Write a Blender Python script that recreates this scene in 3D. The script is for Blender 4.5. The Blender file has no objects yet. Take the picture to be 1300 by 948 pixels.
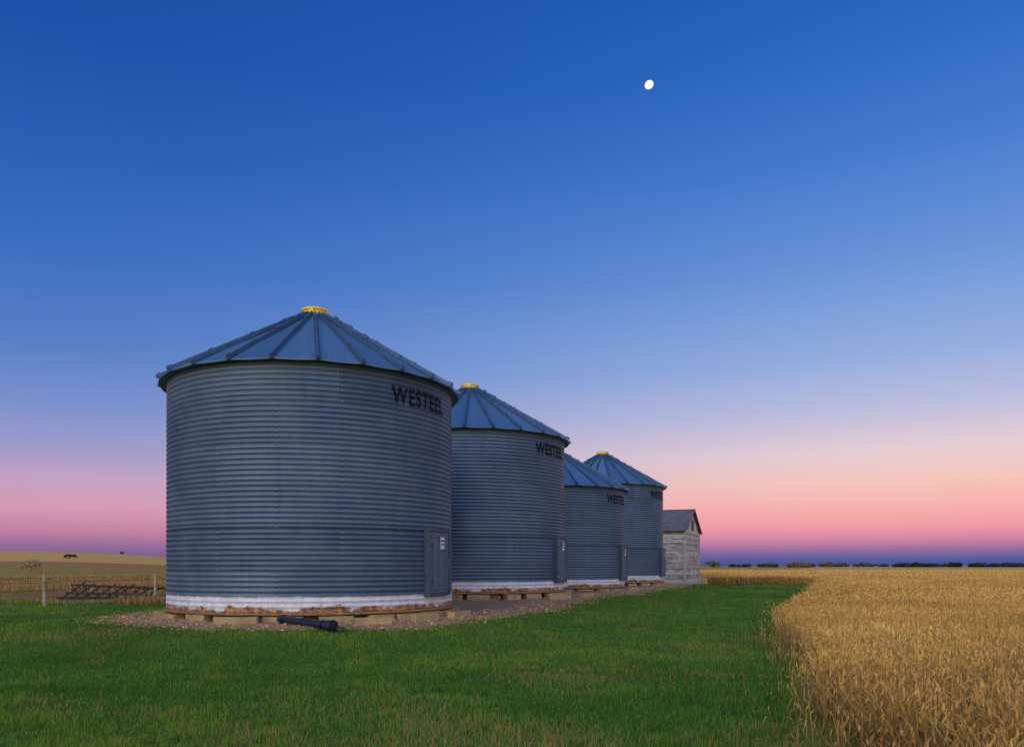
import bpy, bmesh, math, random
import numpy as np
from mathutils import Vector, Matrix
random.seed(7); rng=np.random.default_rng(7)
scene=bpy.context.scene
scene.view_settings.view_transform='Standard'; scene.view_settings.look='None'
scene.view_settings.exposure=0; scene.view_settings.gamma=1
PI=math.pi
EYE=1.6
S=[(-5.2,20.8),(-1.6,30.05),(1.93,38.85),(5.47,47.6)]
SEGA=np.array(S[0]); SEGB=np.array(S[3])

def lin(c):
    o=[]
    for v in c:
        v/=255.0
        o.append(v/12.92 if v<=.04045 else ((v+.055)/1.055)**2.4)
    return tuple(o)+(1,)
def sm(a,b,x):
    t=np.clip((x-a)/(b-a),0,1); return t*t*(3-2*t)
def segd(x,y):
    d=SEGB-SEGA; L2=(d**2).sum()
    t=np.clip(((x-SEGA[0])*d[0]+(y-SEGA[1])*d[1])/L2,0,1)
    return np.hypot(x-SEGA[0]-t*d[0], y-SEGA[1]-t*d[1])
def sn(x,y,s,seed=0):
    r=np.random.default_rng(seed+100); o=0; tot=0
    for i in range(9):
        a=r.uniform(0,2*PI); f=s*(1.0+i*0.55)*r.uniform(.8,1.2); p=r.uniform(0,6.28); w=1/(1+i*.35)
        o=o+w*np.sin((x*math.cos(a)+y*math.sin(a))*f+p+1.3*np.sin((x*math.sin(a)-y*math.cos(a))*f*.6+p*2)); tot+=w
    return o/tot*1.6
def H(x,y):
    x=np.asarray(x,float); y=np.asarray(y,float)
    d=segd(x,y); p=1-sm(4.3,8.5,d)
    z=.31*p+.13*p*sm(22,29,y)
    z=z+.02*sn(x,y,.35,3)*sm(400,60,np.hypot(x,y))
    az=x/np.maximum(y,1.0)
    m=sm(-.15,-.62,az)
    z=z+9.5*m*sm(80,450,y)*(y>0)-.6*m*sm(480,900,y)
    return z
WB_Y=[-20,0,7,11.4,14.3,19.5,32,50,66]
WB_X=[1.6,2.1,3.0,4.6,5.25,6.85,12.2,19.6,25.8]
WH=.68
def wedge(y):
    return np.interp(y,WB_Y,WB_X)+.17*sn(y*0,y,.9,5)+.12*sn(y*0,y,3.1,8)
def wheat_mask(x,y,inset=0):
    a=(x>wedge(y)+inset)
    b=(y>66+.6*sn(x,0*y,.3,6)+inset)&(x>14+(y-60)*.4)
    return a|b

# ---------- mesh helpers
def mesh_np(name,verts,faces,k=3,col=None,smooth=False):
    me=bpy.data.meshes.new(name)
    verts=np.asarray(verts,np.float32); faces=np.asarray(faces,np.int32)
    me.vertices.add(len(verts)); me.vertices.foreach_set('co',verts.ravel())
    me.loops.add(faces.size); me.loops.foreach_set('vertex_index',faces.ravel())
    me.polygons.add(len(faces))
    me.polygons.foreach_set('loop_start',np.arange(0,faces.size,k,dtype=np.int32))
    if smooth: me.polygons.foreach_set('use_smooth',np.ones(len(faces),bool))
    me.update(calc_edges=True)
    if col is not None:
        a=me.color_attributes.new('Col','FLOAT_COLOR','POINT')
        c=np.ones((len(verts),4),np.float32); c[:,:3]=col
        a.data.foreach_set('color',c.ravel())
    me.validate()
    return me
def obj(name,me,mat=None,parent=None,loc=None):
    o=bpy.data.objects.new(name,me); scene.collection.objects.link(o)
    if mat is not None and me is not None:
        if len(me.materials)==0: me.materials.append(mat)
    if parent: o.parent=parent
    if loc: o.location=loc
    return o
def empty(name,loc=(0,0,0),rz=0):
    o=bpy.data.objects.new(name,None); scene.collection.objects.link(o)
    o.location=loc; o.rotation_euler=(0,0,rz); o.empty_display_size=.3
    return o
def bm_box(bm,c,s,M=None,mi=0):
    r=bmesh.ops.create_cube(bm,size=1.0)
    T=Matrix.Translation(c)@Matrix.Diagonal((s[0],s[1],s[2],1))
    if M is not None: T=M@T
    bmesh.ops.transform(bm,matrix=T,verts=r['verts'])
    for v in r['verts']:
        for f in v.link_faces: f.material_index=mi
    return r['verts']
def bm_tube(bm,a,b,r1,r2=None,seg=10,mi=0):
    a=Vector(a); b=Vector(b); d=b-a
    r=bmesh.ops.create_cone(bm,cap_ends=True,segments=seg,radius1=r1,radius2=r1 if r2 is None else r2,depth=d.length)
    q=d.to_track_quat('Z','Y').to_matrix().to_4x4()
    bmesh.ops.transform(bm,matrix=Matrix.Translation((a+b)/2)@q,verts=r['verts'])
    for v in r['verts']:
        for f in v.link_faces: f.material_index=mi
def bm_done(bm,name,mats,bevel=0,smooth=False):
    if bevel>0:
        bmesh.ops.bevel(bm,geom=bm.edges[:],offset=bevel,segments=1,affect='EDGES')
    me=bpy.data.meshes.new(name); bm.to_mesh(me); bm.free()
    for m in mats: me.materials.append(m)
    if smooth:
        for p in me.polygons: p.use_smooth=True
    return me

# ---------- node helpers
class NT:
    def __init__(s,name):
        s.m=bpy.data.materials.new(name); s.m.use_nodes=True
        s.t=s.m.node_tree; s.t.nodes.clear()
        s.out=s.n('ShaderNodeOutputMaterial')
    def n(s,t,**k):
        x=s.t.nodes.new(t)
        for a,b in k.items(): setattr(x,a,b)
        return x
    def l(s,a,b): s.t.links.new(a,b)
    def setin(s,sock,v):
        if hasattr(v,'is_linked') or isinstance(v,bpy.types.NodeSocket): s.l(v,sock)
        else: sock.default_value=v
    def M(s,op,a,b=None,c=None,clamp=False):
        x=s.n('ShaderNodeMath',operation=op); x.use_clamp=clamp
        s.setin(x.inputs[0],a)
        if b is not None: s.setin(x.inputs[1],b)
        if c is not None: s.setin(x.inputs[2],c)
        return x.outputs[0]
    def mix(s,f,a,b,bt='MIX'):
        x=s.n('ShaderNodeMix',data_type='RGBA',blend_type=bt)
        s.setin(x.inputs[0],f); s.setin(x.inputs[6],a); s.setin(x.inputs[7],b)
        return x.outputs[2]
    def noise(s,vec,scale,detail=4,rough=.55,dist=0):
        x=s.n('ShaderNodeTexNoise'); x.inputs['Scale'].default_value=scale
        x.inputs['Detail'].default_value=detail; x.inputs['Roughness'].default_value=rough
        x.inputs['Distortion'].default_value=dist
        if vec is not None: s.l(vec,x.inputs['Vector'])
        return x.outputs[0]
    def mr(s,v,a,b,c=0,d=1):
        x=s.n('ShaderNodeMapRange'); x.clamp=True
        s.setin(x.inputs[0],v)
        for i,q in enumerate((a,b,c,d)): x.inputs[i+1].default_value=q
        return x.outputs[0]
    def comb(s,a,b,c):
        x=s.n('ShaderNodeCombineXYZ')
        for i,q in enumerate((a,b,c)): s.setin(x.inputs[i],q)
        return x.outputs[0]
    def bump(s,h,st=.3,d=.02,nrm=None):
        x=s.n('ShaderNodeBump'); x.inputs['Strength'].default_value=st; x.inputs['Distance'].default_value=d
        s.l(h,x.inputs['Height'])
        if nrm is not None: s.l(nrm,x.inputs['Normal'])
        return x.outputs[0]
    def pbsdf(s,col,rough=.6,metal=0,normal=None,spec=.5):
        x=s.n('ShaderNodeBsdfPrincipled')
        s.setin(x.inputs['Base Color'],col); s.setin(x.inputs['Roughness'],rough); s.setin(x.inputs['Metallic'],metal)
        x.inputs['Specular IOR Level'].default_value=spec
        if normal is not None: s.l(normal,x.inputs['Normal'])
        s.l(x.outputs[0],s.out.inputs[0]); return s.m
    def obj(s):
        return s.n('ShaderNodeTexCoord').outputs['Object']
def simple(name,c,rough=.6,metal=0,var=.3,scale=6,spec=.4):
    t=NT(name); v=t.obj(); n=t.noise(v,scale,6,.65)
    lo=tuple(x*(1-var) for x in c)+(1,); hi=tuple(min(1,x*(1+var)) for x in c)+(1,)
    f=t.mr(n,.3,.7)
    return t.pbsdf(t.mix(f,lo,hi),rough,metal,t.bump(n,.25,.01),spec)

def foliage(name,trans=.35,mul=1.0):
    t=NT(name); a=t.n('ShaderNodeAttribute',attribute_name='Col').outputs['Color']
    d=t.n('ShaderNodeBsdfDiffuse'); t.l(a,d.inputs[0])
    tr=t.n('ShaderNodeBsdfTranslucent'); t.l(a,tr.inputs[0])
    mx=t.n('ShaderNodeMixShader'); mx.inputs[0].default_value=trans
    t.l(d.outputs[0],mx.inputs[1]); t.l(tr.outputs[0],mx.inputs[2]); t.l(mx.outputs[0],t.out.inputs[0])
    return t.m

# galvanised wall
RING=.933; PITCH=RING/8.0; AMP=.011; R=3.6
def wall_mat():
    t=NT('galvanised_corrugated_steel'); v=t.obj()
    sp=t.n('ShaderNodeSeparateXYZ'); t.l(v,sp.inputs[0]); x,y,z=sp.outputs
    ang=t.M('ADD',t.M('DIVIDE',t.M('ARCTAN2',y,x),2*PI),.5)
    zr=t.M('DIVIDE',z,RING); ring=t.M('FLOOR',zr)
    oi=t.n('ShaderNodeObjectInfo').outputs['Random']
    u=t.M('ADD',t.M('MULTIPLY',ang,8),t.M('MULTIPLY',ring,.5))
    sh=t.M('FLOOR',u); fr=t.M('FRACT',u); zf=t.M('FRACT',zr)
    wn=t.n('ShaderNodeTexWhiteNoise',noise_dimensions='4D'); t.l(t.comb(sh,ring,0),wn.inputs['Vector']); t.l(oi,wn.inputs['W'])
    tint=wn.outputs['Value']
    st=t.noise(t.comb(t.M('MULTIPLY',ang,140),t.M('MULTIPLY',z,.5),oi),1.0,5,.6)
    bl=t.noise(v,.7,5,.6,.6); sp2=t.noise(v,26,3,.7)
    col=t.mix(tint,(.052,.092,.155,1),(.100,.158,.238,1))
    col=t.mix(t.mr(st,.35,.7,0,.45),col,(.045,.08,.13,1))
    col=t.mix(t.mr(bl,.42,.68,0,.5),col,(.13,.19,.265,1))
    col=t.mix(t.mr(sp2,.5,.75,0,.35),col,(.035,.055,.085,1))
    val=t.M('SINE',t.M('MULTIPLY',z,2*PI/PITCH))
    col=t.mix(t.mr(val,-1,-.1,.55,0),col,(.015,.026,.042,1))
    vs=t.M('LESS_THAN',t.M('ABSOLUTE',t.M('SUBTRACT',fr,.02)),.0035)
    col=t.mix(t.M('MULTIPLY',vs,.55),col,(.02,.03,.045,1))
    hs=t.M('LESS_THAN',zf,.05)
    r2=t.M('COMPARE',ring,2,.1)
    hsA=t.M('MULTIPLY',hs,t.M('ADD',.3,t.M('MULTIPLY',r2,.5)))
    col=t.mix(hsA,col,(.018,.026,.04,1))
    bf=t.M('ABSOLUTE',t.M('SUBTRACT',fr,.02)); bz=t.M('FRACT',t.M('DIVIDE',z,PITCH))
    bolt=t.M('MULTIPLY',t.M('LESS_THAN',bf,.006),t.M('LESS_THAN',t.M('ABSOLUTE',t.M('SUBTRACT',bz,.25)),.14))
    col=t.mix(t.M('MULTIPLY',bolt,.55),col,(.24,.30,.38,1))
    ed=t.noise(v,3.5,5,.7); edge=t.M('ADD',z,t.M('MULTIPLY',t.M('SUBTRACT',ed,.5),.07))
    wmask=t.M('LESS_THAN',edge,.36)
    wc=t.mix(t.mr(t.noise(v,5,6,.7),.42,.75,0,.75),(.56,.59,.66,1),(.24,.27,.33,1))
    col=t.mix(wmask,col,wc)
    rn=t.noise(v,2.2,7,.75)
    rz=t.M('ADD',z,t.M('MULTIPLY',t.M('SUBTRACT',rn,.5),.6))
    rm=t.mr(rz,.07,.12,1,0)
    rc=t.mix(t.mr(t.noise(v,9,5,.7),.42,.68),(.08,.045,.03,1),(.60,.23,.04,1))
    col=t.mix(rm,col,rc)
    rs=t.noise(t.comb(t.M('MULTIPLY',ang,260),t.M('MULTIPLY',z,1.5),oi),1,4,.6)
    rsm=t.M('MULTIPLY',t.mr(rs,.55,.75,0,.45),t.mr(z,.12,.30,1,0))
    col=t.mix(rsm,col,(.40,.18,.06,1))
    met=t.M('MULTIPLY',t.M('SUBTRACT',1,wmask),.4)
    rough=t.mr(bl,.3,.7,.42,.6)
    dent=t.bump(t.noise(v,1.6,2,.5),.35,.06)
    return t.pbsdf(col,rough,met,t.bump(sp2,.12,.004,dent),.35)
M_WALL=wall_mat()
def roof_mat():
    t=NT('galvanised_roof_steel'); v=t.obj()
    sp=t.n('ShaderNodeSeparateXYZ'); t.l(v,sp.inputs[0]); x,y,z=sp.outputs
    ang=t.M('ADD',t.M('DIVIDE',t.M('ARCTAN2',y,x),2*PI),.5)
    u=t.M('FLOOR',t.M('MULTIPLY',ang,24))
    oi=t.n('ShaderNodeObjectInfo').outputs['Random']
    wn=t.n('ShaderNodeTexWhiteNoise',noise_dimensions='2D'); t.l(t.comb(u,oi,0),wn.inputs['Vector'])
    col=t.mix(wn.outputs['Value'],(.07,.165,.285,1),(.12,.235,.375,1))
    st=t.noise(t.comb(t.M('MULTIPLY',ang,160),t.M('MULTIPLY',z,1.2),oi),1,5,.6)
    col=t.mix(t.mr(st,.4,.75,0,.5),col,(.06,.12,.20,1))
    n=t.noise(v,9,5,.7)
    col=t.mix(t.mr(n,.55,.8,0,.5),col,(.045,.07,.11,1))
    return t.pbsdf(col,t.mr(n,.3,.7,.4,.6),.4,t.bump(t.noise(v,2.5,3),.25,.03),.4)
M_ROOF=roof_mat()
M_RIB=simple('roof_rib_steel',(.06,.12,.205),.5,.4,.25,8)
M_YEL=simple('yellow_cap_paint',(.78,.55,.03),.5,0,.25,7)
M_BLK=simple('black_lettering_paint',(.004,.005,.010),.7,0,.3,12,.2)
M_DOOR=simple('door_galvanised_steel',(.065,.125,.20),.5,.35,.22,5)
M_DFR=simple('door_frame_steel',(.04,.07,.11),.55,.35,.22,5)
M_SIGN=simple('white_label',(.55,.58,.6),.6,0,.15,30)
M_DARK=simple('dark_steel',(.03,.035,.045),.45,.3,.3,10)
def wood_mat(name,c,c2):
    t=NT(name); v=t.obj(); mp=t.n('ShaderNodeMapping'); t.l(v,mp.inputs[0]); mp.inputs['Scale'].default_value=(3,3,22)
    n=t.noise(mp.outputs[0],1.5,6,.7); n2=t.noise(v,2.2,4)
    col=t.mix(t.mr(n,.3,.7),c,c2); col=t.mix(t.mr(n2,.45,.8,0,.6),col,(c[0]*.4,c[1]*.4,c[2]*.4,1))
    return t.pbsdf(col,.8,0,t.bump(n,.4,.01),.2)
M_TIM=wood_mat('weathered_timber',(.24,.17,.09,1),(.46,.34,.17,1))
M_POST=wood_mat('old_post_wood',(.22,.18,.12,1),(.46,.38,.25,1))

def steel_wall(h,name):
    nz=int(round(h/PITCH))*8; na=160
    zz=np.linspace(0,h,nz+1); rr=R+AMP*np.sin(2*PI*zz/PITCH)
    rr=rr-.003*np.floor(zz/RING)
    a=np.linspace(0,2*PI,na,endpoint=False)
    V=np.stack([rr[:,None]*np.cos(a),rr[:,None]*np.sin(a),np.repeat(zz[:,None],na,1)],-1).reshape(-1,3)
    i=np.arange(nz)[:,None]*na; j=np.arange(na)[None,:]; j2=(j+1)%na
    F=np.stack([i+j,i+j2,i+na+j2,i+na+j],-1).reshape(-1,4)
    return mesh_np(name,V,F,4,smooth=True)
RISE=2.0
def roof_mesh(h,name):
    bm=bmesh.new(); N=24; sub=4
    prof=[(R-.02,h-.06),(3.775,h-.075),(3.78,h-.045),(3.5,h+.115),(2.7,h+.60),(1.6,h+1.235),(.30,h+RISE)]
    rows=[]
    for r,z in prof:
        rows.append([bm.verts.new((r*math.cos(2*PI*k/(N*sub)),r*math.sin(2*PI*k/(N*sub)),z-(0.02*math.sin(PI*(k%sub)/sub) if 0<r<3.79 and r>.4 else 0))) for k in range(N*sub)])
    for a,b in zip(rows,rows[1:]):
        for k in range(N*sub):
            bm.faces.new((a[k],a[(k+1)%(N*sub)],b[(k+1)%(N*sub)],b[k]))
    return bm_done(bm,name,[M_ROOF])
def ribs_mesh(h,name):
    bm=bmesh.new(); N=24
    for k in range(N):
        a=2*PI*k/N; ca,sa=math.cos(a),math.sin(a)
        p0=Vector((3.83*ca,3.83*sa,h-.06)); p1=Vector((.33*ca,.33*sa,h+RISE-.0))
        d=(p1-p0); L=d.length; d.normalize(); side=Vector((-sa,ca,0)); up=d.cross(side)*-1
        if up.z<0: up=-up
        Mx=Matrix((side,d,up)).transposed().to_4x4(); Mx.translation=(p0+p1)/2
        bm_box(bm,(0,0,.03),(.035,L,.075),Mx)
        bm_box(bm,(0,0,.004),(.11,L,.02),Mx)
        for q in (-.48,-.2,.1,.35):
            bm_box(bm,(0,q*L,.045),(.07,.10,.085),Mx)
    return bm_done(bm,name,[M_RIB],.004)
def rungs_mesh(h,name):
    bm=bmesh.new()
    for a in (math.radians(3),math.radians(18)):
        ca,sa=math.cos(a),math.sin(a)
        p0=Vector((3.74*ca,3.74*sa,h-.02)); p1=Vector((.33*ca,.33*sa,h+RISE))
        d=(p1-p0); L=d.length; d.normalize(); side=Vector((-sa,ca,0)); up=d.cross(side)*-1
        if up.z<0: up=-up
        Mx=Matrix((side,d,up)).transposed().to_4x4(); Mx.translation=p0
        for i in range(9):
            q=(i+.5)/9*L
            bm_box(bm,(0,q,.095),(.34,.09,.04),Mx)
            bm_box(bm,(-.15,q,.04),(.03,.035,.085),Mx); bm_box(bm,(.15,q,.04),(.03,.035,.085),Mx)
    return bm_done(bm,name,[M_RIB],.003)
def cap_mesh(h,name):
    bm=bmesh.new(); n=32
    prof=[(.31,h+RISE-.06),(.33,h+RISE-.05),(.315,h+RISE-.03),(.315,h+RISE+.12),(.345,h+RISE+.125),(.35,h+RISE+.165),(.33,h+RISE+.18),(.18,h+RISE+.215),(.001,h+RISE+.225)]
    rows=[[bm.verts.new((r*math.cos(2*PI*k/n),r*math.sin(2*PI*k/n),z)) for k in range(n)] for r,z in prof]
    for a,b in zip(rows,rows[1:]):
        for k in range(n): bm.faces.new((a[k],a[(k+1)%n],b[(k+1)%n],b[k]))
    bm_box(bm,(.34,0,h+RISE+.1),(.05,.12,.05)); bm_box(bm,(0,-.345,h+RISE+.08),(.07,.04,.12))
    return bm_done(bm,name,[M_YEL])
def door_mesh(name):
    A=math.radians(-21.7)
    Mx=Matrix.Rotation(A,4,'Z')
    bm=bmesh.new(); w=1.02; z0,z1=.37,1.88; r=R+.015
    for sx in (-1,1): bm_box(bm,(r,sx*(w/2+.035),(z0+z1)/2),(.16,.07,z1-z0+.14),Mx,1)
    bm_box(bm,(r+.004,0,z1+.035),(.16,w,.07),Mx,1); bm_box(bm,(r+.004,0,z0-.035),(.18,w,.07),Mx,1)
    bm_box(bm,(r+.01,0,(z0+z1)/2),(.09,w-.01,z1-z0-.01),Mx,0)
    for sx in (-.33,0.0,.33): bm_box(bm,(r+.062,sx,(z0+z1)/2-.08),(.02,.07,z1-z0-.35),Mx,0)
    bm_box(bm,(r+.065,0,z0+.12),(.024,w-.1,.06),Mx,0); bm_box(bm,(r+.065,0,z1-.12),(.024,w-.1,.05),Mx,0)
    for zz in (z0+.3,z1-.3):
        bm_box(bm,(r+.07,-.44,zz),(.05,.2,.05),Mx,1)
    bm_tube(bm,Mx@Vector((r+.1,.40,1.0)),Mx@Vector((r+.1,.40,1.25)),.015,mi=2)
    bm_box(bm,(r+.075,.40,1.02),(.06,.03,.03),Mx,2); bm_box(bm,(r+.075,.40,1.23),(.06,.03,.03),Mx,2)
    bm_box(bm,(r+.083,.10,1.60),(.012,.22,.30),Mx,3)
    bm_box(bm,(r+.0905,.10,1.66),(.004,.17,.05),Mx,2)
    bm_box(bm,(r+.0905,.10,1.57),(.004,.15,.04),Mx,2)
    return bm_done(bm,name,[M_DOOR,M_DFR,M_DARK,M_SIGN],.004)
def text_mesh(h,name):
    cu=bpy.data.curves.new('lettering_curve','FONT'); cu.body='WESTEEL'; cu.size=1; cu.offset=.034; cu.space_character=1.13
    o=bpy.data.objects.new('tmp',cu); scene.collection.objects.link(o)
    bpy.context.view_layer.update()
    dg=bpy.context.evaluated_depsgraph_get(); me=bpy.data.meshes.new_from_object(o.evaluated_get(dg))
    bpy.data.objects.remove(o)
    bm=bmesh.new(); bm.from_mesh(me)
    xs=[v.co.x for v in bm.verts]; ys=[v.co.y for v in bm.verts]
    W=R*math.radians(31.5); Ht=.42; x0,x1=min(xs),max(xs); y0,y1=min(ys),max(ys)
    zb=h-.80
    for v in bm.verts:
        v.co=Vector(((v.co.x-x0)/(x1-x0)*W,(v.co.y-y0)/(y1-y0)*Ht+zb,0))
    z=math.floor(zb/(PITCH/8))*PITCH/8
    while z<zb+Ht+.02:
        bmesh.ops.bisect_plane(bm,geom=bm.verts[:]+bm.edges[:]+bm.faces[:],plane_co=(0,z,0),plane_no=(0,1,0)); z+=PITCH/8
    x=0
    while x<W:
        bmesh.ops.bisect_plane(bm,geom=bm.verts[:]+bm.edges[:]+bm.faces[:],plane_co=(x,0,0),plane_no=(1,0,0)); x+=.08
    a0=math.radians(-47.6)
    for v in bm.verts:
        a=a0+v.co.x/R; zz=v.co.y; rr=R+AMP*math.sin(2*PI*zz/PITCH)-.003*math.floor(zz/RING)+.009
        v.co=Vector((rr*math.cos(a),rr*math.sin(a),zz))
    return bm_done(bm,name,[M_BLK])
M_FLANGE=simple('rusty_flange',(.14,.065,.03),.8,.2,.6,6)
def base_mesh(name,seed):
    rd=random.Random(seed); bm=bmesh.new()
    n=64
    for (r0,r1,z0,z1) in ((R+.05,R-.1,-.05,-.004),):
        rows=[[bm.verts.new((r*math.cos(2*PI*k/n),r*math.sin(2*PI*k/n),z)) for k in range(n)] for r,z in ((r0-.3,z0),(r0,z0),(r0,z1),(r1,z1+.03))]
        for a,b in zip(rows,rows[1:]):
            for k in range(n):
                f=bm.faces.new((a[k],a[(k+1)%n],b[(k+1)%n],b[k])); f.material_index=1
    a=0
    while a<360-8:
        L=rd.uniform(.5,.9); ar=math.radians(a)+L/2/R
        Mx=Matrix.Rotation(ar,4,'Z')@Matrix.Translation((R-.02+rd.uniform(-.05,.14),0,0))@Matrix.Rotation(rd.uniform(-.18,.18),4,'Z')
        bm_box(bm,(0,0,-.16-rd.uniform(0,.03)),(rd.uniform(.2,.32),L,.205),Mx,0)
        a+=math.degrees(L/R)+rd.uniform(1.5,8)
    for k in range(-4,5):
        y=k*.78; L=math.sqrt(max(.1,(R-.25)**2-y*y))*2
        bm_box(bm,(0,y,-.2),(L,.18,.2),None,0)
    return bm_done(bm,name,[M_TIM,M_FLANGE],.01)
heights=[6*RING,6*RING,5*RING,6*RING]
bz=[EYE-1.04,EYE-.90,EYE-.98,EYE-.92]
cache={}
DOOR=door_mesh('silo_door')
for i,((x,y),h,z) in enumerate(zip(S,heights,bz)):
    e=empty('grain_silo',(x,y,z),0)
    if h not in cache:
        cache[h]=(steel_wall(h,'silo_wall'),roof_mesh(h,'silo_roof'),ribs_mesh(h,'roof_ribs'),rungs_mesh(h,'roof_rungs'),cap_mesh(h,'roof_cap'),text_mesh(h,'lettering'))
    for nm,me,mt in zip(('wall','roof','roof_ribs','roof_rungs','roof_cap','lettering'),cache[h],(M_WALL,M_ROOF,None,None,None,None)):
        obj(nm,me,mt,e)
    obj('door',DOOR,None,e); obj('timber_base',base_mesh('timber_base',i+3),None,e)

# ---------- ground
nr=300; na=420
rad=np.concatenate([[0.0],np.geomspace(1.5,5000,nr)])
an=np.linspace(0,2*PI,na,endpoint=False)
X=rad[:,None]*np.cos(an); Y=rad[:,None]*np.sin(an); Z=H(X,Y)
Vv=np.stack([X,Y,Z],-1).reshape(-1,3)
i=np.arange(nr)[:,None]*na; j=np.arange(na)[None,:]; j2=(j+1)%na
F=np.stack([i+j,i+na+j,i+na+j2,i+j2],-1).reshape(-1,4)
x,y=Vv[:,0],Vv[:,1]
def mixc(a,b,t): return a*(1-t[:,None])+np.array(b)*t[:,None]
G_GREEN=(.075,.165,.022)
def lawn_end(x): return 34+2.0*sn(x,x*0,.5,9)
def ground_col(x,y):
    c=np.tile(np.array(G_GREEN),(len(x),1)).astype(float)
    p=sm(.1,.9,sn(x,y,.45,11)); c=mixc(c,(.15,.17,.035),p*.6)
    le=lawn_end(x); left=(x<-.2*y)
    c=mixc(c,(.30,.17,.06),sm(0,3,y-le)*left)
    c=mixc(c,(.19,.20,.035),sm(.2,.8,sn(x,y,.12,13))*sm(0,3,y-le)*left*.9)
    c=mixc(c,(.40,.27,.06),sm(75,95,y)*left)
    c=mixc(c,(.25,.24,.05),sm(.1,.7,sn(x*.3,y,.03,14))*sm(80,100,y)*left*.7)
    c=mixc(c,(.46,.23,.07),sm(150,165,y+.12*x)*left)
    c=mixc(c,(.80,.45,.12),sm(192,205,y+.12*x)*left)
    w=wheat_mask(x,y)&~left
    c=mixc(c,(.20,.13,.05),w.astype(float))
    far=sm(64,72,y)*(~left)
    c=mixc(c,(.45,.30,.10),far)
    return c
gme=mesh_np('ground',Vv,F,4,ground_col(x,y),smooth=True)
def ground_mat():
    t=NT('ground_turf'); a=t.n('ShaderNodeAttribute',attribute_name='Col').outputs['Color']; v=t.obj()
    n=t.noise(v,1.2,8,.7); n2=t.noise(v,14,6,.7); n3=t.noise(v,.12,4,.6)
    c=t.mix(t.mr(n,.3,.7,.0,.6),a,(.6,.55,.5,1),'MULTIPLY')
    c=t.mix(t.mr(n2,.35,.7,0,.6),c,(.55,.5,.45,1),'MULTIPLY')
    c=t.mix(t.mr(n3,.5,.7,0,.3),c,(1.35,1.1,.8,1),'MULTIPLY')
    return t.pbsdf(c,.95,0,t.bump(n2,.6,.05),.1)
obj('ground',gme,ground_mat())

# ---------- gravel pad
dv=(SEGB-SEGA); Ls=np.hypot(*dv); dv=dv/Ls; nv=np.array([dv[1],-dv[0]])
per=[]
for s in np.linspace(0,Ls,90): per.append((SEGA+dv*s,nv))
for t_ in np.linspace(0,PI,50)[1:]: per.append((SEGB,nv*math.cos(t_)+dv*math.sin(t_)))
for s in np.linspace(Ls,0,90)[1:]: per.append((SEGA+dv*s,-nv))
for t_ in np.linspace(0,PI,50)[1:-1]: per.append((SEGA,-nv*math.cos(t_)-dv*math.sin(t_)))
P=[];T=np.linspace(0,1,24); n=len(per)
pts=np.array([p+q*5 for p,q in per]); Rr=5.0+.32*sn(pts[:,0],pts[:,1],.9,21)+.15*sn(pts[:,0],pts[:,1],4,22)
for t_ in T:
    for k,(p,q) in enumerate(per): P.append(p+q*Rr[k]*t_)
P=np.array(P); zz=H(P[:,0],P[:,1])+.035+.018*sn(P[:,0],P[:,1],3,23)
tt=np.repeat(T,n); zz=np.where(tt>.99,zz-.06,zz)
i=np.arange(len(T)-1)[:,None]*n; j=np.arange(n)[None,:]; j2=(j+1)%n
F=np.stack([i+j,i+n+j,i+n+j2,i+j2],-1).reshape(-1,4)
pm=mesh_np('gravel_pad',np.column_stack([P,zz]),F,4,smooth=True)
t=NT('gravel'); v=t.obj()
vo=t.n('ShaderNodeTexVoronoi'); vo.inputs['Scale'].default_value=28; t.l(v,vo.inputs['Vector'])
n1=t.noise(v,1.3,6,.65); n2=t.noise(v,40,4,.7)
c=t.mix(t.mr(n1,.3,.7),(.30,.165,.09,1),(.46,.28,.17,1)); c=t.mix(t.mr(vo.outputs['Distance'],.2,.7,0,.5),c,(.16,.085,.05,1)); c=t.mix(t.mr(n2,.5,.8,0,.5),c,(.60,.42,.30,1))
M_GRAV=t.pbsdf(c,.95,0,t.bump(vo.outputs['Distance'],.8,.03),.1)
pad=obj('gravel_pad',pm,M_GRAV)
N=18000; k=rng.integers(0,n,N); tq=rng.uniform(.68,1.05,N); pp=np.array([per[a][0] for a in k]); qq=np.array([per[a][1] for a in k])
c0=pp+qq*(Rr[k]*tq)[:,None]+rng.normal(0,.12,(N,2)); sz=rng.uniform(.008,.028,N)*(1+(rng.random(N)<.03)*1.5)
oc=np.array([[1,0,0],[0,1,0],[-1,0,0],[0,-1,0],[0,0,.7],[0,0,-.7]],float)
of=np.array([[0,1,4],[1,2,4],[2,3,4],[3,0,4],[1,0,5],[2,1,5],[3,2,5],[0,3,5]])
ra=rng.uniform(0,6.28,N); sc=rng.uniform(.6,1.4,(N,1,3))
vv=oc[None]*sc*sz[:,None,None]; cx=vv[...,0]*np.cos(ra)[:,None]-vv[...,1]*np.sin(ra)[:,None]; cy=vv[...,0]*np.sin(ra)[:,None]+vv[...,1]*np.cos(ra)[:,None]
z0=H(c0[:,0],c0[:,1])+.045
vv=np.stack([cx+c0[:,0:1],cy+c0[:,1:2],vv[...,2]+z0[:,None]],-1).reshape(-1,3)
ff=(of[None]+6*np.arange(N)[:,None,None]).reshape(-1,3)
g=rng.uniform(.4,1.3,(N,1)); cc=np.repeat(np.array([[.46,.29,.18]])*g,6,0)
obj('stones',mesh_np('stones',vv,ff,3,cc),foliage('stone_surface',0.0),pad)

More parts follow.
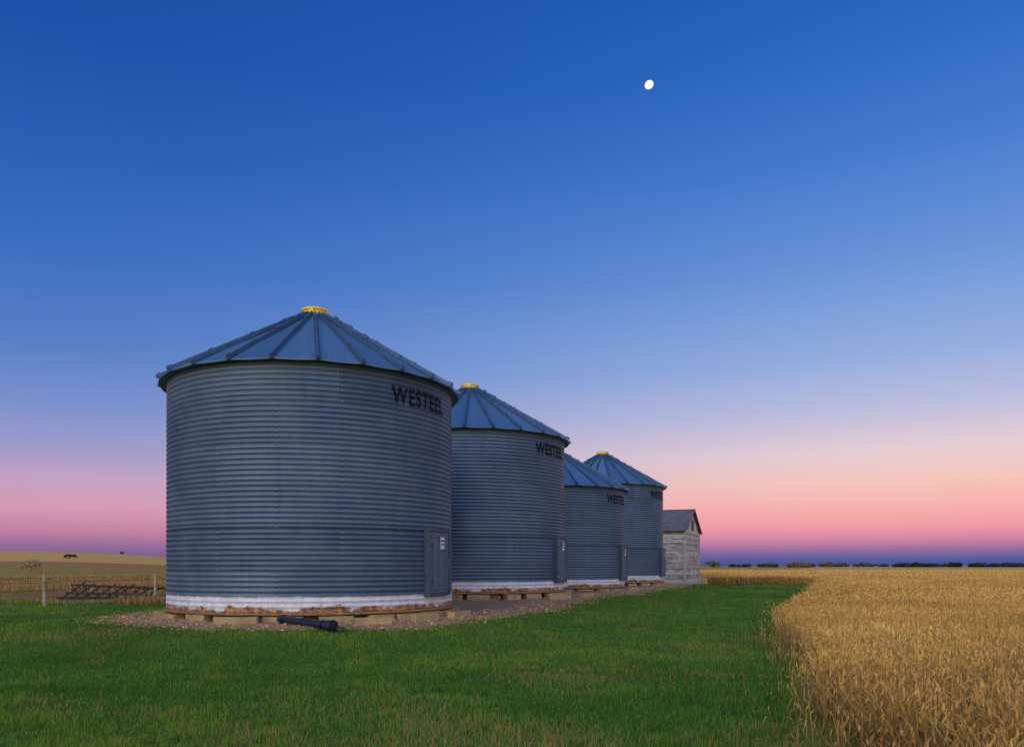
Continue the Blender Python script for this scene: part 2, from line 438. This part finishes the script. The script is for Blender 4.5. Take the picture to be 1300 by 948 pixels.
# ---------- grass & weeds
def blades(px,py,pz,hh,ww,col,lean=.35,name='b'):
    N=len(px); a=rng.uniform(0,2*PI,N); l=rng.normal(0,lean,N)*hh; la=rng.uniform(0,2*PI,N)
    dx,dy=np.cos(a)*ww/2,np.sin(a)*ww/2
    v=np.empty((N,3,3)); v[:,0]=np.stack([px-dx,py-dy,pz-.01],-1); v[:,1]=np.stack([px+dx,py+dy,pz-.01],-1)
    v[:,2]=np.stack([px+np.cos(la)*l,py+np.sin(la)*l,pz+hh],-1)
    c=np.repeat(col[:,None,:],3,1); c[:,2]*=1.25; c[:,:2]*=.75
    return v.reshape(-1,3),np.arange(3*N).reshape(-1,3),c.reshape(-1,3)
def join(parts):
    V=[];F=[];C=[];o=0
    for v,f,c in parts: V.append(v);F.append(f+o);C.append(c);o+=len(v)
    return np.concatenate(V),np.concatenate(F),np.concatenate(C)
N=430000
gy=np.exp(rng.uniform(math.log(4.8),math.log(66),N)); gx=rng.uniform(-.85,.62,N)*gy
padR=4.85+.32*sn(gx,gy,.9,21)
stray=rng.random(N)<.05
d=segd(gx,gy); left=gx<-.2*gy
keep=((d>padR)|((d>4.2)&stray))&(~wheat_mask(gx,gy,.12))&((~left)|(gy<lawn_end(gx)+1))&(gy<66)
gx,gy,d,padR=gx[keep],gy[keep],d[keep],padR[keep]; N=len(gx)
patch=sn(gx,gy,.55,31); p2=sn(gx,gy,2.2,32); p3=sn(gx,gy,6.5,36); dry=sm(.35,.95,sn(gx*1.0,gy*1.3,.5,33))
hgt=(.03+.03*rng.random(N))*(1+.45*p2+.35*p3)*(1+.012*gy); hgt=np.clip(hgt,.012,.2)
# taller unmown fringe beside the wheat and the gravel
fr_=np.exp(-np.clip(wedge(gy)-gx,0,9)/.35)+.7*np.exp(-np.clip(d-padR,0,9)/.25); hgt=hgt*(1+2.2*fr_*rng.random(N))
col=np.tile(np.array([.088,.225,.024]),(N,1))*rng.uniform(.5,1.45,(N,1))
col=mixc(col,(.23,.32,.045),sm(-.2,.9,patch)*.6)
col=mixc(col,(.030,.085,.015),sm(.1,1,-patch)*.5)
col=mixc(col,(.26,.30,.06),sm(.2,.9,p2)*.4)
col=mixc(col,(.025,.065,.014),sm(.1,.9,-p3)*.55)
near=sm(15,8,gy)*sm(-.4,-.1,gx/gy)
br=(rng.random(N)<(.05+.30*dry+.32*near*sm(-.4,.5,patch)+.4*fr_)).astype(float); col=mixc(col,(.42,.25,.11),br*.85)
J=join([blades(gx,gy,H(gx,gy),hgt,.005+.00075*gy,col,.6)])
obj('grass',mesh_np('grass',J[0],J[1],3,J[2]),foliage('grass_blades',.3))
N=100000
wy=np.exp(rng.uniform(math.log(32),math.log(140),N)); wx=rng.uniform(-.9,-.22,N)*wy
m=sn(wx,wy,.16,41)+.5*sn(wx,wy,.7,42)
keep=(wy>lawn_end(wx)-1)&(m>-.35+.01*(wy-34)*(wy>80)); wx,wy,m=wx[keep],wy[keep],m[keep]; N=len(wx)
hg=(.18+.55*rng.random(N))*sm(-.5,1.1,m)**1.3+.08
hg*=np.where(wy>95,.5,1)
col=np.tile(np.array([.36,.20,.085]),(N,1))*rng.uniform(.35,1.4,(N,1))
col=mixc(col,(.18,.22,.04),(sn(wx,wy,.25,43)>.25)*.75); col=mixc(col,(.58,.36,.12),(rng.random(N)<.25)*.8)
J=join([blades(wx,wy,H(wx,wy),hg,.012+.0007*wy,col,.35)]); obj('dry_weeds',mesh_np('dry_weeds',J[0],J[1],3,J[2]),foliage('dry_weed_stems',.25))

# ---------- wheat
def wheat(px,py,hh,sw,hl,hw):
    N=len(px); pz=H(px,py); a=rng.uniform(0,2*PI,N); la=rng.normal(2.6,1.5,N); ln=np.abs(rng.normal(.10,.12,N))*hh
    edge=np.exp(-np.clip(px-wedge(py),0,9)/.3)*(py<66); la=la*(1-edge)+edge*(PI+rng.normal(0,1.1,N)); ln=ln*(1+1.6*edge)
    lx,ly=np.cos(la)*ln,np.sin(la)*ln
    ux,uy=np.cos(a),np.sin(a)
    g=rng.uniform(.55,1.25,N)*(1+.22*sn(px,py,.5,61)+.12*sn(px,py,2,62))
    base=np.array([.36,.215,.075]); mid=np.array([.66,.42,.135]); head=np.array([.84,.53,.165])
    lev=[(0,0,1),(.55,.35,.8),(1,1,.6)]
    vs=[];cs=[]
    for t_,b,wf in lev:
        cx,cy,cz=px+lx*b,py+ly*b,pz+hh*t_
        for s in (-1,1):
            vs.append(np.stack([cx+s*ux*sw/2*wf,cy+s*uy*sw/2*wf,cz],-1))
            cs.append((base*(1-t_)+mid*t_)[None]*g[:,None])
    SV=np.stack(vs,1); SC=np.stack(cs,1)
    sf=np.array([[0,1,3],[0,3,2],[2,3,5],[2,5,4]])
    ha=rng.uniform(0,2*PI,N)*.5+la; dr=rng.uniform(0,1.3,N)
    hdx,hdy,hdz=np.cos(ha)*np.sin(dr),np.sin(ha)*np.sin(dr),np.cos(dr)
    tx,ty,tz=px+lx,py+ly,pz+hh-.01
    hv=[];hc=[]
    def P_(f,sx,sy,sz): return np.stack([tx+hdx*hl*f+sx,ty+hdy*hl*f+sy,tz+hdz*hl*f+sz],-1)
    o=np.zeros(N); w=hw/2
    perp=(ux*w,uy*w,o); perp2=(-uy*w,ux*w,o)
    for pr in (perp,perp2):
        hv+= [P_(0,o,o,o),P_(.45,pr[0],pr[1],pr[2]),P_(1.0,o,o,o),P_(.45,-pr[0],-pr[1],pr[2])]
        hc+= [head[None]*g[:,None]*.8,head[None]*g[:,None],head[None]*g[:,None]*1.05,head[None]*g[:,None]]
    HV=np.stack(hv,1); HC=np.stack(hc,1); hf=np.array([[0,1,2],[0,2,3],[4,5,6],[4,6,7]])+6
    lz=rng.uniform(.2,.8,N); aa=rng.uniform(0,2*PI,N); ll=rng.uniform(.08,.2,N)
    bx,by,bz_=px+lx*lz**2,py+ly*lz**2,pz+hh*lz
    L=[np.stack([bx,by,bz_],-1),np.stack([bx+np.cos(aa)*ll*.6-np.sin(aa)*sw*1.2,by+np.sin(aa)*ll*.6+np.cos(aa)*sw*1.2,bz_+.05],-1),
       np.stack([bx+np.cos(aa)*ll*.6+np.sin(aa)*sw*1.2,by+np.sin(aa)*ll*.6-np.cos(aa)*sw*1.2,bz_+.05],-1),np.stack([bx+np.cos(aa)*ll,by+np.sin(aa)*ll,bz_-rng.uniform(0,.12,N)],-1)]
    LV=np.stack(L,1); LC=np.repeat((np.array([.56,.35,.12])[None]*g[:,None])[:,None],4,1); lf=np.array([[0,1,2],[2,1,3]])+14
    V=np.concatenate([SV,HV,LV],1); C=np.concatenate([SC,HC,LC],1); f=np.concatenate([sf,hf,lf])
    C=np.minimum(C,.92)
    K=V.shape[1]
    return V.reshape(-1,3),(f[None]+K*np.arange(N)[:,None,None]).reshape(-1,3),C.reshape(-1,3)
def samp(N,y0,y1,x0,x1,inset=0):
    yy=np.sqrt(rng.uniform(y0**2,y1**2,N)); xx=rng.uniform(x0,x1,N)*yy
    k=wheat_mask(xx,yy,inset); return xx[k],yy[k]
parts=[]
ax,ay=samp(56000,3.5,21,.2,.85)
def wh(n,x,y):
    e=np.clip(x-wedge(y),0,9)
    return (WH-.06+.05*rng.normal(0,1,n)+.035*sn(x,y,.7,51)+.03*sn(x,y,2.5,52))*(1-.28*np.exp(-e/.35)*rng.random(n)*(y<66))
parts.append(wheat(ax,ay,wh(len(ax),ax,ay),.0065,.075,.016))
ry=rng.uniform(3,22,10000); rx=wedge(ry)+np.abs(rng.normal(0,.3,10000))-.06
parts.append(wheat(rx,ry,wh(10000,rx,ry)-.25*rng.random(10000)**2,.006,.07,.015))
# stray volunteer stems in the grass
ry=rng.uniform(5,30,700); rx=wedge(ry)-np.abs(rng.normal(0,.3,700))
parts.append(wheat(rx,ry,rng.uniform(.12,.5,700),.006,.06,.014))
bx_,by_=samp(75000,21,66,.3,.85); parts.append(wheat(bx_,by_,wh(len(bx_),bx_,by_),.017,.10,.042))
ry=rng.uniform(21,66,9000); rx=wedge(ry)+np.abs(rng.normal(0,.4,9000)); parts.append(wheat(rx,ry,wh(9000,rx,ry)-.2*rng.random(9000)**2,.015,.09,.033))
cx_,cy_=samp(45000,66,190,.15,.8); parts.append(wheat(cx_,cy_,wh(len(cx_),cx_,cy_),.05,.14,.11))
ex=rng.uniform(14,30,9000); ey=66+np.abs(rng.normal(0,.8,9000)); kk=ex>14+(ey-60)*.4; ex,ey=ex[kk],ey[kk]; parts.append(wheat(ex,ey,wh(len(ex),ex,ey),.03,.11,.06))
J=join(parts)
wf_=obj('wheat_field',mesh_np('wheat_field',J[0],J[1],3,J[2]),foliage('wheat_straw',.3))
ys=np.concatenate([np.linspace(-6,70,160),np.geomspace(72,3500,70)]); us=np.linspace(0,1,90)
Yg=np.repeat(ys[:,None],90,1)
xl=np.where(ys<66.9,np.interp(ys,WB_Y,WB_X)+.75,14.6+(ys-60)*.4)
xr=np.maximum(ys*1.5,0)+25
Xg=xl[:,None]+(xr-xl)[:,None]*us[None]**1.6
Zg=H(Xg,Yg)+WH-.20+.035*sn(Xg,Yg,.7,51)+.12*sm(60,200,Yg)
Vc=np.stack([Xg,Yg,Zg],-1).reshape(-1,3)
i=np.arange(len(ys)-1)[:,None]*90; j=np.arange(89)[None,:]
F=np.stack([i+j,i+j+1,i+90+j+1,i+90+j],-1).reshape(-1,4)
t=NT('wheat_canopy'); v=t.obj(); n1=t.noise(v,30,6,.75); n2=t.noise(v,.25,5,.6)
mp=t.n('ShaderNodeMapping'); t.l(v,mp.inputs[0]); mp.inputs['Scale'].default_value=(.01,.05,.1); n3=t.noise(mp.outputs[0],1,5,.65)
c=t.mix(t.mr(n1,.3,.7),(.28,.17,.055,1),(.68,.43,.135,1)); c=t.mix(t.mr(n2,.35,.7,0,.5),c,(.50,.29,.08,1)); c=t.mix(t.mr(n3,.45,.65,0,.5),c,(.76,.50,.17,1))
M_CAN=t.pbsdf(c,.95,0,t.bump(n1,.8,.08),.1)
obj('canopy',mesh_np('canopy',Vc,F,4,smooth=True),M_CAN,wf_)

# ---------- shed (wooden granary)
d_=Vector((.373,.928,0)); p_=Vector((.928,-.373,0))
rz=math.atan2(p_.y,p_.x)
sx,sy=12.25,56.0
SH=empty('wooden_granary_shed',(sx,sy,.22),rz)
Wd=6.6; Ln=7.5; eh=3.95; rh=1.55
t=NT('peeling_white_boards'); v=t.obj(); sp=t.n('ShaderNodeSeparateXYZ'); t.l(v,sp.inputs[0])
mp=t.n('ShaderNodeMapping'); t.l(v,mp.inputs[0]); mp.inputs['Scale'].default_value=(1,1,6); n1=t.noise(mp.outputs[0],1.6,8,.75); n2=t.noise(v,.8,4)
bd=t.M('FLOOR',t.M('DIVIDE',sp.outputs[2],.19)); wn=t.n('ShaderNodeTexWhiteNoise',noise_dimensions='1D'); t.l(bd,wn.inputs['W'])
thr=t.M('ADD',n1,t.M('MULTIPLY',t.M('SUBTRACT',wn.outputs['Value'],.5),.16)); thr=t.M('ADD',thr,t.M('MULTIPLY',t.M('SUBTRACT',n2,.5),.4))
c=t.mix(t.mr(thr,.46,.58),(.50,.48,.47,1),(.22,.19,.165,1))
M_BRD=t.pbsdf(c,.85,0,t.bump(n1,.3,.02),.15)
M_SHG=wood_mat('old_shingles',(.09,.09,.095,1),(.19,.185,.185,1))
bm=bmesh.new()
vs=[bm.verts.new(q) for q in [(-Ln,0,0),(0,0,0),(0,Wd,0),(-Ln,Wd,0),(-Ln,0,eh),(0,0,eh),(0,Wd,eh),(-Ln,Wd,eh),(-Ln,Wd/2,eh+rh),(0,Wd/2,eh+rh)]]
for f in [(0,1,5,4),(1,2,6,9,5),(2,3,7,6),(3,0,4,8,7),(0,3,2,1)]: bm.faces.new([vs[k] for k in f])
obj('walls_core',bm_done(bm,'walls_core',[M_BRD]),None,SH)
bm=bmesh.new(); nb=int(eh/.19)
for k in range(nb):
    z=.1+k*.19
    Mr=Matrix.Translation((-Ln/2,-.012,z))@Matrix.Rotation(.09,4,'X'); bm_box(bm,(0,0,0),(Ln,.018,.185),Mr)
    Mr=Matrix.Translation((.012,Wd/2,z))@Matrix.Rotation(.09,4,'Y'); bm_box(bm,(0,0,0),(.018,Wd,.185),Mr)
k=0
while True:
    z=eh+.06+k*.19; half=(rh-(z+.1-eh))/rh*Wd/2
    if half<.1: break
    bm_box(bm,(0.012,Wd/2,z),(.018,half*2,.185),None); k+=1
obj('siding',bm_done(bm,'siding',[M_BRD]),None,SH)
bm=bmesh.new()
for q in [(.03,-.03,eh/2)]: bm_box(bm,q,(.14,.14,eh))
bm_box(bm,(.035,Wd+.02,eh/2),(.12,.12,eh))
for z in (1.25,2.55): bm_box(bm,(.05,Wd/2,z),(.06,Wd-.3,.12))
for z in (1.25,2.55): bm_box(bm,(-Ln/2-.1,-.055,z),(Ln-.2,.06,.12))
obj('corner_boards',bm_done(bm,'corner_boards',[simple('trim_paint',(.36,.34,.32),.8,0,.35,4)]),None,SH)
bm=bmesh.new(); sl=math.atan2(rh,Wd/2); L=math.hypot(rh,Wd/2)+.35
for s in (-1,1):
    for k in range(16):
        q=(k+.5)/16*L-.35
        cy=(q)*math.cos(sl); cz=eh+q*math.sin(sl)+.05
        yy=cy if s==-1 else Wd-cy
        Mr=Matrix.Translation((-Ln/2,yy,cz+.02))@Matrix.Rotation(s*-1*(sl-.06),4,'X'); bm_box(bm,(0,0,0),(Ln+.5,L/16*1.15,.03),Mr)
bm_box(bm,(-Ln/2,Wd/2,eh+rh+.1),(Ln+.5,.2,.05))
obj('shingle_roof',bm_done(bm,'shingle_roof',[M_SHG]),None,SH)
bm=bmesh.new()
bm_box(bm,(.05,Wd/2,eh+.45),(.05,.8,.75)); obj('gable_hatch',bm_done(bm,'gable_hatch',[simple('dark_opening_boards',(.08,.07,.06),.9)]),None,SH)
bm=bmesh.new()
for fy in (.2,Wd/2,Wd-.2): bm_box(bm,(-Ln/2,fy,-.1),(Ln+.1,.25,.22))
obj('skids',bm_done(bm,'skids',[M_POST],.01),None,SH)

# ---------- auger tube
AU=empty('auger_tube',(0,0,0))
bm=bmesh.new(); a=Vector((-4.95,16.9,.47)); b=Vector((-3.62,15.75,.30))
b.z=float(H(b.x,b.y))+.13; dd=(b-a).normalized()
bm_tube(bm,a,b,.075,seg=20); bm_tube(bm,a-dd*.02,a+dd*.12,.095,seg=20); bm_tube(bm,b-dd*.30,b-dd*.24,.10,seg=20)
bm_tube(bm,b-dd*.18,b+dd*.08,.10,.13,seg=20)
bm_tube(bm,a.lerp(b,.45)-dd*.03,a.lerp(b,.45)+dd*.03,.088,seg=20)
obj('tube',bm_done(bm,'tube',[simple('dark_blue_steel',(.018,.026,.055),.35,.4,.3,8)],.004),None,AU)
bm=bmesh.new(); q=b+Vector((.22,-.12,-.05)); bm_box(bm,(q.x,q.y,q.z),(.14,.12,.09)); obj('motor_box',bm_done(bm,'motor_box',[M_DARK],.015),None,AU)
LT=empty('loose_timbers'); bm=bmesh.new()
for (x_,y_,L,r_) in [(-5.9,16.85,.9,.1),(-3.0,17.05,.8,.35),(-2.0,18.1,.7,.8),(-1.3,19.4,.8,1.1),(1.6,26.9,.9,.6),(2.7,28.4,.8,1.0),(5.6,36.6,.8,.8)]:
    Mr=Matrix.Translation((x_,y_,float(H(x_,y_))+.10))@Matrix.Rotation(r_,4,'Z'); bm_box(bm,(0,0,0),(L,.2,.16),Mr)
obj('planks',bm_done(bm,'planks',[M_TIM],.012),None,LT)

# ---------- fence
FE=empty('wire_fence'); posts=[(-19.3,23.6),(-18.25,30.8),(-17.2,38.0),(-16.1,45.3),(-15.1,52.6),(-14,60)]
bm=bmesh.new(); tops=[]
for k,(x_,y_) in enumerate(posts):
    z=float(H(x_,y_)); hh=1.22+.08*math.sin(k*3); tx=random.uniform(-.05,.05)
    bm_tube(bm,(x_,y_,z-.2),(x_+tx,y_,z+hh),.085,.07,seg=10); tops.append((x_,y_,z))
obj('posts',bm_done(bm,'posts',[M_POST],.006),None,FE)
bm=bmesh.new()
for a,b in zip(tops,tops[1:]):
    for hz in (.35,.65,.95,1.12): bm_tube(bm,(a[0]+.08,a[1],a[2]+hz),(b[0]+.08,b[1],b[2]+hz-.01),.006,seg=4)
obj('wires',bm_done(bm,'wires',[M_DARK]),None,FE)
# ---------- old harrow / slanted bars
HA=empty('rusty_harrow',(-19.0,38.0,float(H(-19.0,38.0))+.03),math.radians(6)); bm=bmesh.new()
for k in range(9):
    x0=-1.9+k*.45+random.uniform(-.08,.08)
    bm_tube(bm,(x0-.45,-.35,.02),(x0+.35,.25,.80-.03*k+random.uniform(-.08,.05)),.038,seg=6)
    bm_tube(bm,(x0+.35,-.3,.02),(x0-.15+random.uniform(-.1,.1),.3,.62-.02*k+random.uniform(-.1,.05)),.03,seg=6)
bm_tube(bm,(-2.3,-.2,.28),(2.3,-.2,.16),.045,seg=6); bm_tube(bm,(-2.2,.12,.66),(2.3,.12,.46),.045,seg=6)
bm_tube(bm,(-2.6,-.5,.05),(2.8,-.45,.1),.05,seg=6)
obj('frame',bm_done(bm,'frame',[simple('rusty_dark_iron',(.035,.028,.026),.8,.2,.4,9)]),None,HA)

# ---------- clump foliage for far trees & shrub
def clumps(cx,cy,cz,w,hh,nb,nt,c,leaf):
    V=[];C=[]
    for b in range(nb):
        bx=cx+rng.normal(0,w*.28); by=cy+rng.normal(0,w*.28); bz=cz+hh*rng.uniform(.3,.85); br=w*rng.uniform(.14,.28)
        P_=rng.normal(0,1,(nt,3)); P_/=np.linalg.norm(P_,axis=1)[:,None]; P_*=(br*rng.uniform(.5,1.05,nt)**.5)[:,None]
        P_[:,2]*=.8; P_+= [bx,by,bz]
        tri=P_[:,None,:]+rng.normal(0,leaf,(nt,3,3)); sh=rng.uniform(.6,1.3)
        V.append(tri.reshape(-1,3)); C.append(np.repeat(np.array(c)[None]*sh*rng.uniform(.7,1.3,(nt,1)),3,0))
    V=np.concatenate(V); return V,np.arange(len(V)).reshape(-1,3),np.concatenate(C)
parts=[]
def trees(px0,px1,n,dist,h0,h1,c,w=None):
    for q in range(n):
        px=px0+(px1-px0)*(q+rng.uniform(0,1))/n; hh=rng.uniform(h0,h1); ww=(w or hh*1.3)
        X_=(px-650)/1000*dist; Y_=dist+rng.uniform(-15,15); z=float(H(X_,Y_))+.3
        parts.append(clumps(X_,Y_,z,ww,hh,9,45,c,ww*.06))
trees(896,914,3,520,3.6,5,(.17,.15,.07)); trees(960,985,2,620,3,4,(.10,.11,.06)); trees(1000,1050,7,560,3.2,4.8,(.24,.18,.07)); trees(1056,1096,6,600,3,4.2,(.12,.12,.06))
trees(1130,1420,60,620,2.2,3.3,(.045,.06,.045),7.5); trees(920,1130,22,900,2,3,(.06,.07,.06),8)
trees(138,146,1,448,1.6,2.0,(.06,.06,.04))
J=join(parts); obj('distant_tree_row',mesh_np('distant_tree_row',J[0],J[1],3,J[2]),foliage('distant_foliage',.2))
X_,Y_=-80,131; z=float(H(X_,Y_))
v_,f_,c_=clumps(X_,Y_,z,2.6,2.2,22,60,(.34,.28,.15),.10)
sb=empty('shrub'); obj('leaves',mesh_np('leaves',v_,f_,3,c_),bpy.data.materials['distant_foliage'],sb)
bm=bmesh.new()
for k in range(9):
    a=k*.7; bm_tube(bm,(X_,Y_,z-.1),(X_+math.cos(a)*.9,Y_+math.sin(a)*.9,z+1.5+.3*math.sin(k*2)),.04,.012,seg=5)
obj('branches',bm_done(bm,'branches',[M_POST]),None,sb)

# ---------- cow (tiny dark animal on the hill)
M_COW=simple('black_hide',(.012,.011,.012),.8,0,.3,3)
def cow(x_,y_,rot,graze):
    me=bpy.data.meshes.new('cow_body')
    hz=.45 if graze else 1.5
    pts=[(0,0,1.15,.38),(-.55,0,1.15,.40),(.55,0,1.12,.38),(.95,0,1.22,.26),(1.2,0,(hz+1.2)/2+.05,.18),(1.4,0,hz,.16),(1.6,0,hz-.14,.10),
         (-.9,0,1.2,.30),(-1.05,0,1.15,.06),(-1.1,0,.6,.035)]
    ed=[(0,1),(0,2),(2,3),(3,4),(4,5),(5,6),(1,7),(7,8),(8,9)]
    for s in (-1,1):
        b=len(pts); pts+=[(.62,s*.2,.75,.15),(.66,s*.2,.42,.09),(.62,s*.2,.04,.08)]; ed+=[(2,b),(b,b+1),(b+1,b+2)]
        b=len(pts); pts+=[(-.7,s*.22,.8,.19),(-.92,s*.2,.45,.095),(-.82,s*.2,.04,.08)]; ed+=[(7,b),(b,b+1),(b+1,b+2)]
        b=len(pts); pts+=[(1.34,s*.24,hz+.1,.04)]; ed+=[(5,b)]
    me.from_pydata([p[:3] for p in pts],ed,[]); me.update()
    o=obj('cow',me,None,None,(x_,y_,float(H(x_,y_)))); o.rotation_euler=(0,0,rot)
    m=o.modifiers.new('skin','SKIN')
    for k,p in enumerate(pts): me.skin_vertices[0].data[k].radius=(p[3],p[3])
    me.skin_vertices[0].data[0].use_root=True
    o.modifiers.new('sub','SUBSURF').levels=1; o.modifiers['sub'].render_levels=1
    me.materials.append(M_COW)
try:
    for c in [(-134,240,.5,True),(-137,243,2.9,True)]: cow(*c)
except Exception as ex: print('COW',ex)

# ---------- moon
D=4000; md=Vector((.174,1,.61)); mp_=md*D+Vector((0,0,EYE))
bm=bmesh.new(); bmesh.ops.create_uvsphere(bm,u_segments=32,v_segments=16,radius=23)
me=bm_done(bm,'moon',[],0,True); t=NT('moon_surface'); e_=t.n('ShaderNodeEmission')
n1=t.noise(t.obj(),.06,5); t.l(t.mix(t.mr(n1,.4,.65),(1,.97,.9,1),(.75,.76,.78,1)),e_.inputs[0]); e_.inputs[1].default_value=1.15; t.l(e_.outputs[0],t.out.inputs[0])
mo=obj('moon',me,t.m,None,mp_); mo.scale=(1,.85,.86); mo.rotation_euler=(0,math.radians(-35),0)

# ---------- world
w=bpy.data.worlds.new('World'); scene.world=w; w.use_nodes=True; nt=w.node_tree; nt.nodes.clear()
def wn_(t_,**k):
    q=nt.nodes.new(t_)
    for a,b in k.items(): setattr(q,a,b)
    return q
tc=wn_('ShaderNodeTexCoord'); sp=wn_('ShaderNodeSeparateXYZ'); nt.links.new(tc.outputs['Generated'],sp.inputs[0])
def ramp(stops):
    r=wn_('ShaderNodeValToRGB'); cr=r.color_ramp; cr.interpolation='LINEAR'
    cr.elements[0].position=stops[0][0]; cr.elements[0].color=lin(stops[0][1]); cr.elements[1].position=stops[-1][0]; cr.elements[1].color=lin(stops[-1][1])
    for p,c in stops[1:-1]:
        e=cr.elements.new(p); e.color=lin(c)
    nt.links.new(sp.outputs[2],r.inputs[0]); return r.outputs[0]
Lf=ramp([(0,(95,85,135)),(.012,(120,98,145)),(.023,(150,108,152)),(.040,(194,130,165)),(.065,(212,153,180)),(.098,(192,160,196)),(.131,(154,154,202)),(.18,(118,142,203)),(.235,(87,127,199)),(.331,(56,109,190)),(.43,(38,93,178)),(.516,(26,80,165)),(1,(16,55,135))])
Rt=ramp([(0,(65,82,150)),(.008,(85,92,155)),(.018,(145,108,160)),(.03,(208,132,162)),(.045,(242,155,166)),(.07,(248,180,174)),(.098,(245,197,188)),(.131,(230,205,211)),(.18,(188,190,222)),(.235,(150,174,223)),(.331,(105,149,216)),(.43,(70,124,206)),(.516,(48,106,194)),(.6,(34,92,178)),(1,(20,62,145))])
Bk=ramp([(0,(255,190,120)),(.1,(255,206,152)),(.25,(232,216,204)),(.5,(166,194,235)),(1,(92,138,215))])
def mrr(v,a,b):
    q=wn_('ShaderNodeMapRange',interpolation_type='SMOOTHSTEP'); nt.links.new(v,q.inputs[0]); q.inputs[1].default_value=a; q.inputs[2].default_value=b; return q.outputs[0]
mx=wn_('ShaderNodeMix',data_type='RGBA'); nt.links.new(mrr(sp.outputs[0],-.6,.5),mx.inputs[0]); nt.links.new(Lf,mx.inputs[6]); nt.links.new(Rt,mx.inputs[7])
sc_=wn_('ShaderNodeVectorMath',operation='SCALE'); nt.links.new(Bk,sc_.inputs[0]); sc_.inputs[3].default_value=2.2
neg=wn_('ShaderNodeMath',operation='MULTIPLY'); nt.links.new(sp.outputs[1],neg.inputs[0]); neg.inputs[1].default_value=-1
m2=wn_('ShaderNodeMix',data_type='RGBA'); nt.links.new(mrr(neg.outputs[0],-.25,.75),m2.inputs[0]); nt.links.new(mx.outputs[2],m2.inputs[6]); nt.links.new(sc_.outputs[0],m2.inputs[7])
bg=wn_('ShaderNodeBackground'); nt.links.new(m2.outputs[2],bg.inputs[0]); bg.inputs[1].default_value=1
wo=wn_('ShaderNodeOutputWorld'); nt.links.new(bg.outputs[0],wo.inputs[0])

# ---------- afterglow sun (very soft, from behind the camera)
sl_=bpy.data.lights.new('sun','SUN'); sl_.energy=.9; sl_.angle=math.radians(35); sl_.color=(1,.87,.72)
so=bpy.data.objects.new('sun',sl_); scene.collection.objects.link(so)
el,azz=math.radians(22),math.radians(-125)
dirv=Vector((math.cos(azz)*math.cos(el),math.sin(azz)*math.cos(el),math.sin(el)))
so.rotation_euler=dirv.to_track_quat('Z','Y').to_euler(); so.location=dirv*50

# ---------- camera
cam=bpy.data.cameras.new('camera'); co=bpy.data.objects.new('camera',cam); scene.collection.objects.link(co)
cam.sensor_width=36; cam.lens=27.7; cam.shift_y=.1877; cam.clip_end=20000; cam.clip_start=.1
co.location=(0,0,EYE); co.rotation_euler=(PI/2,0,0); scene.camera=co
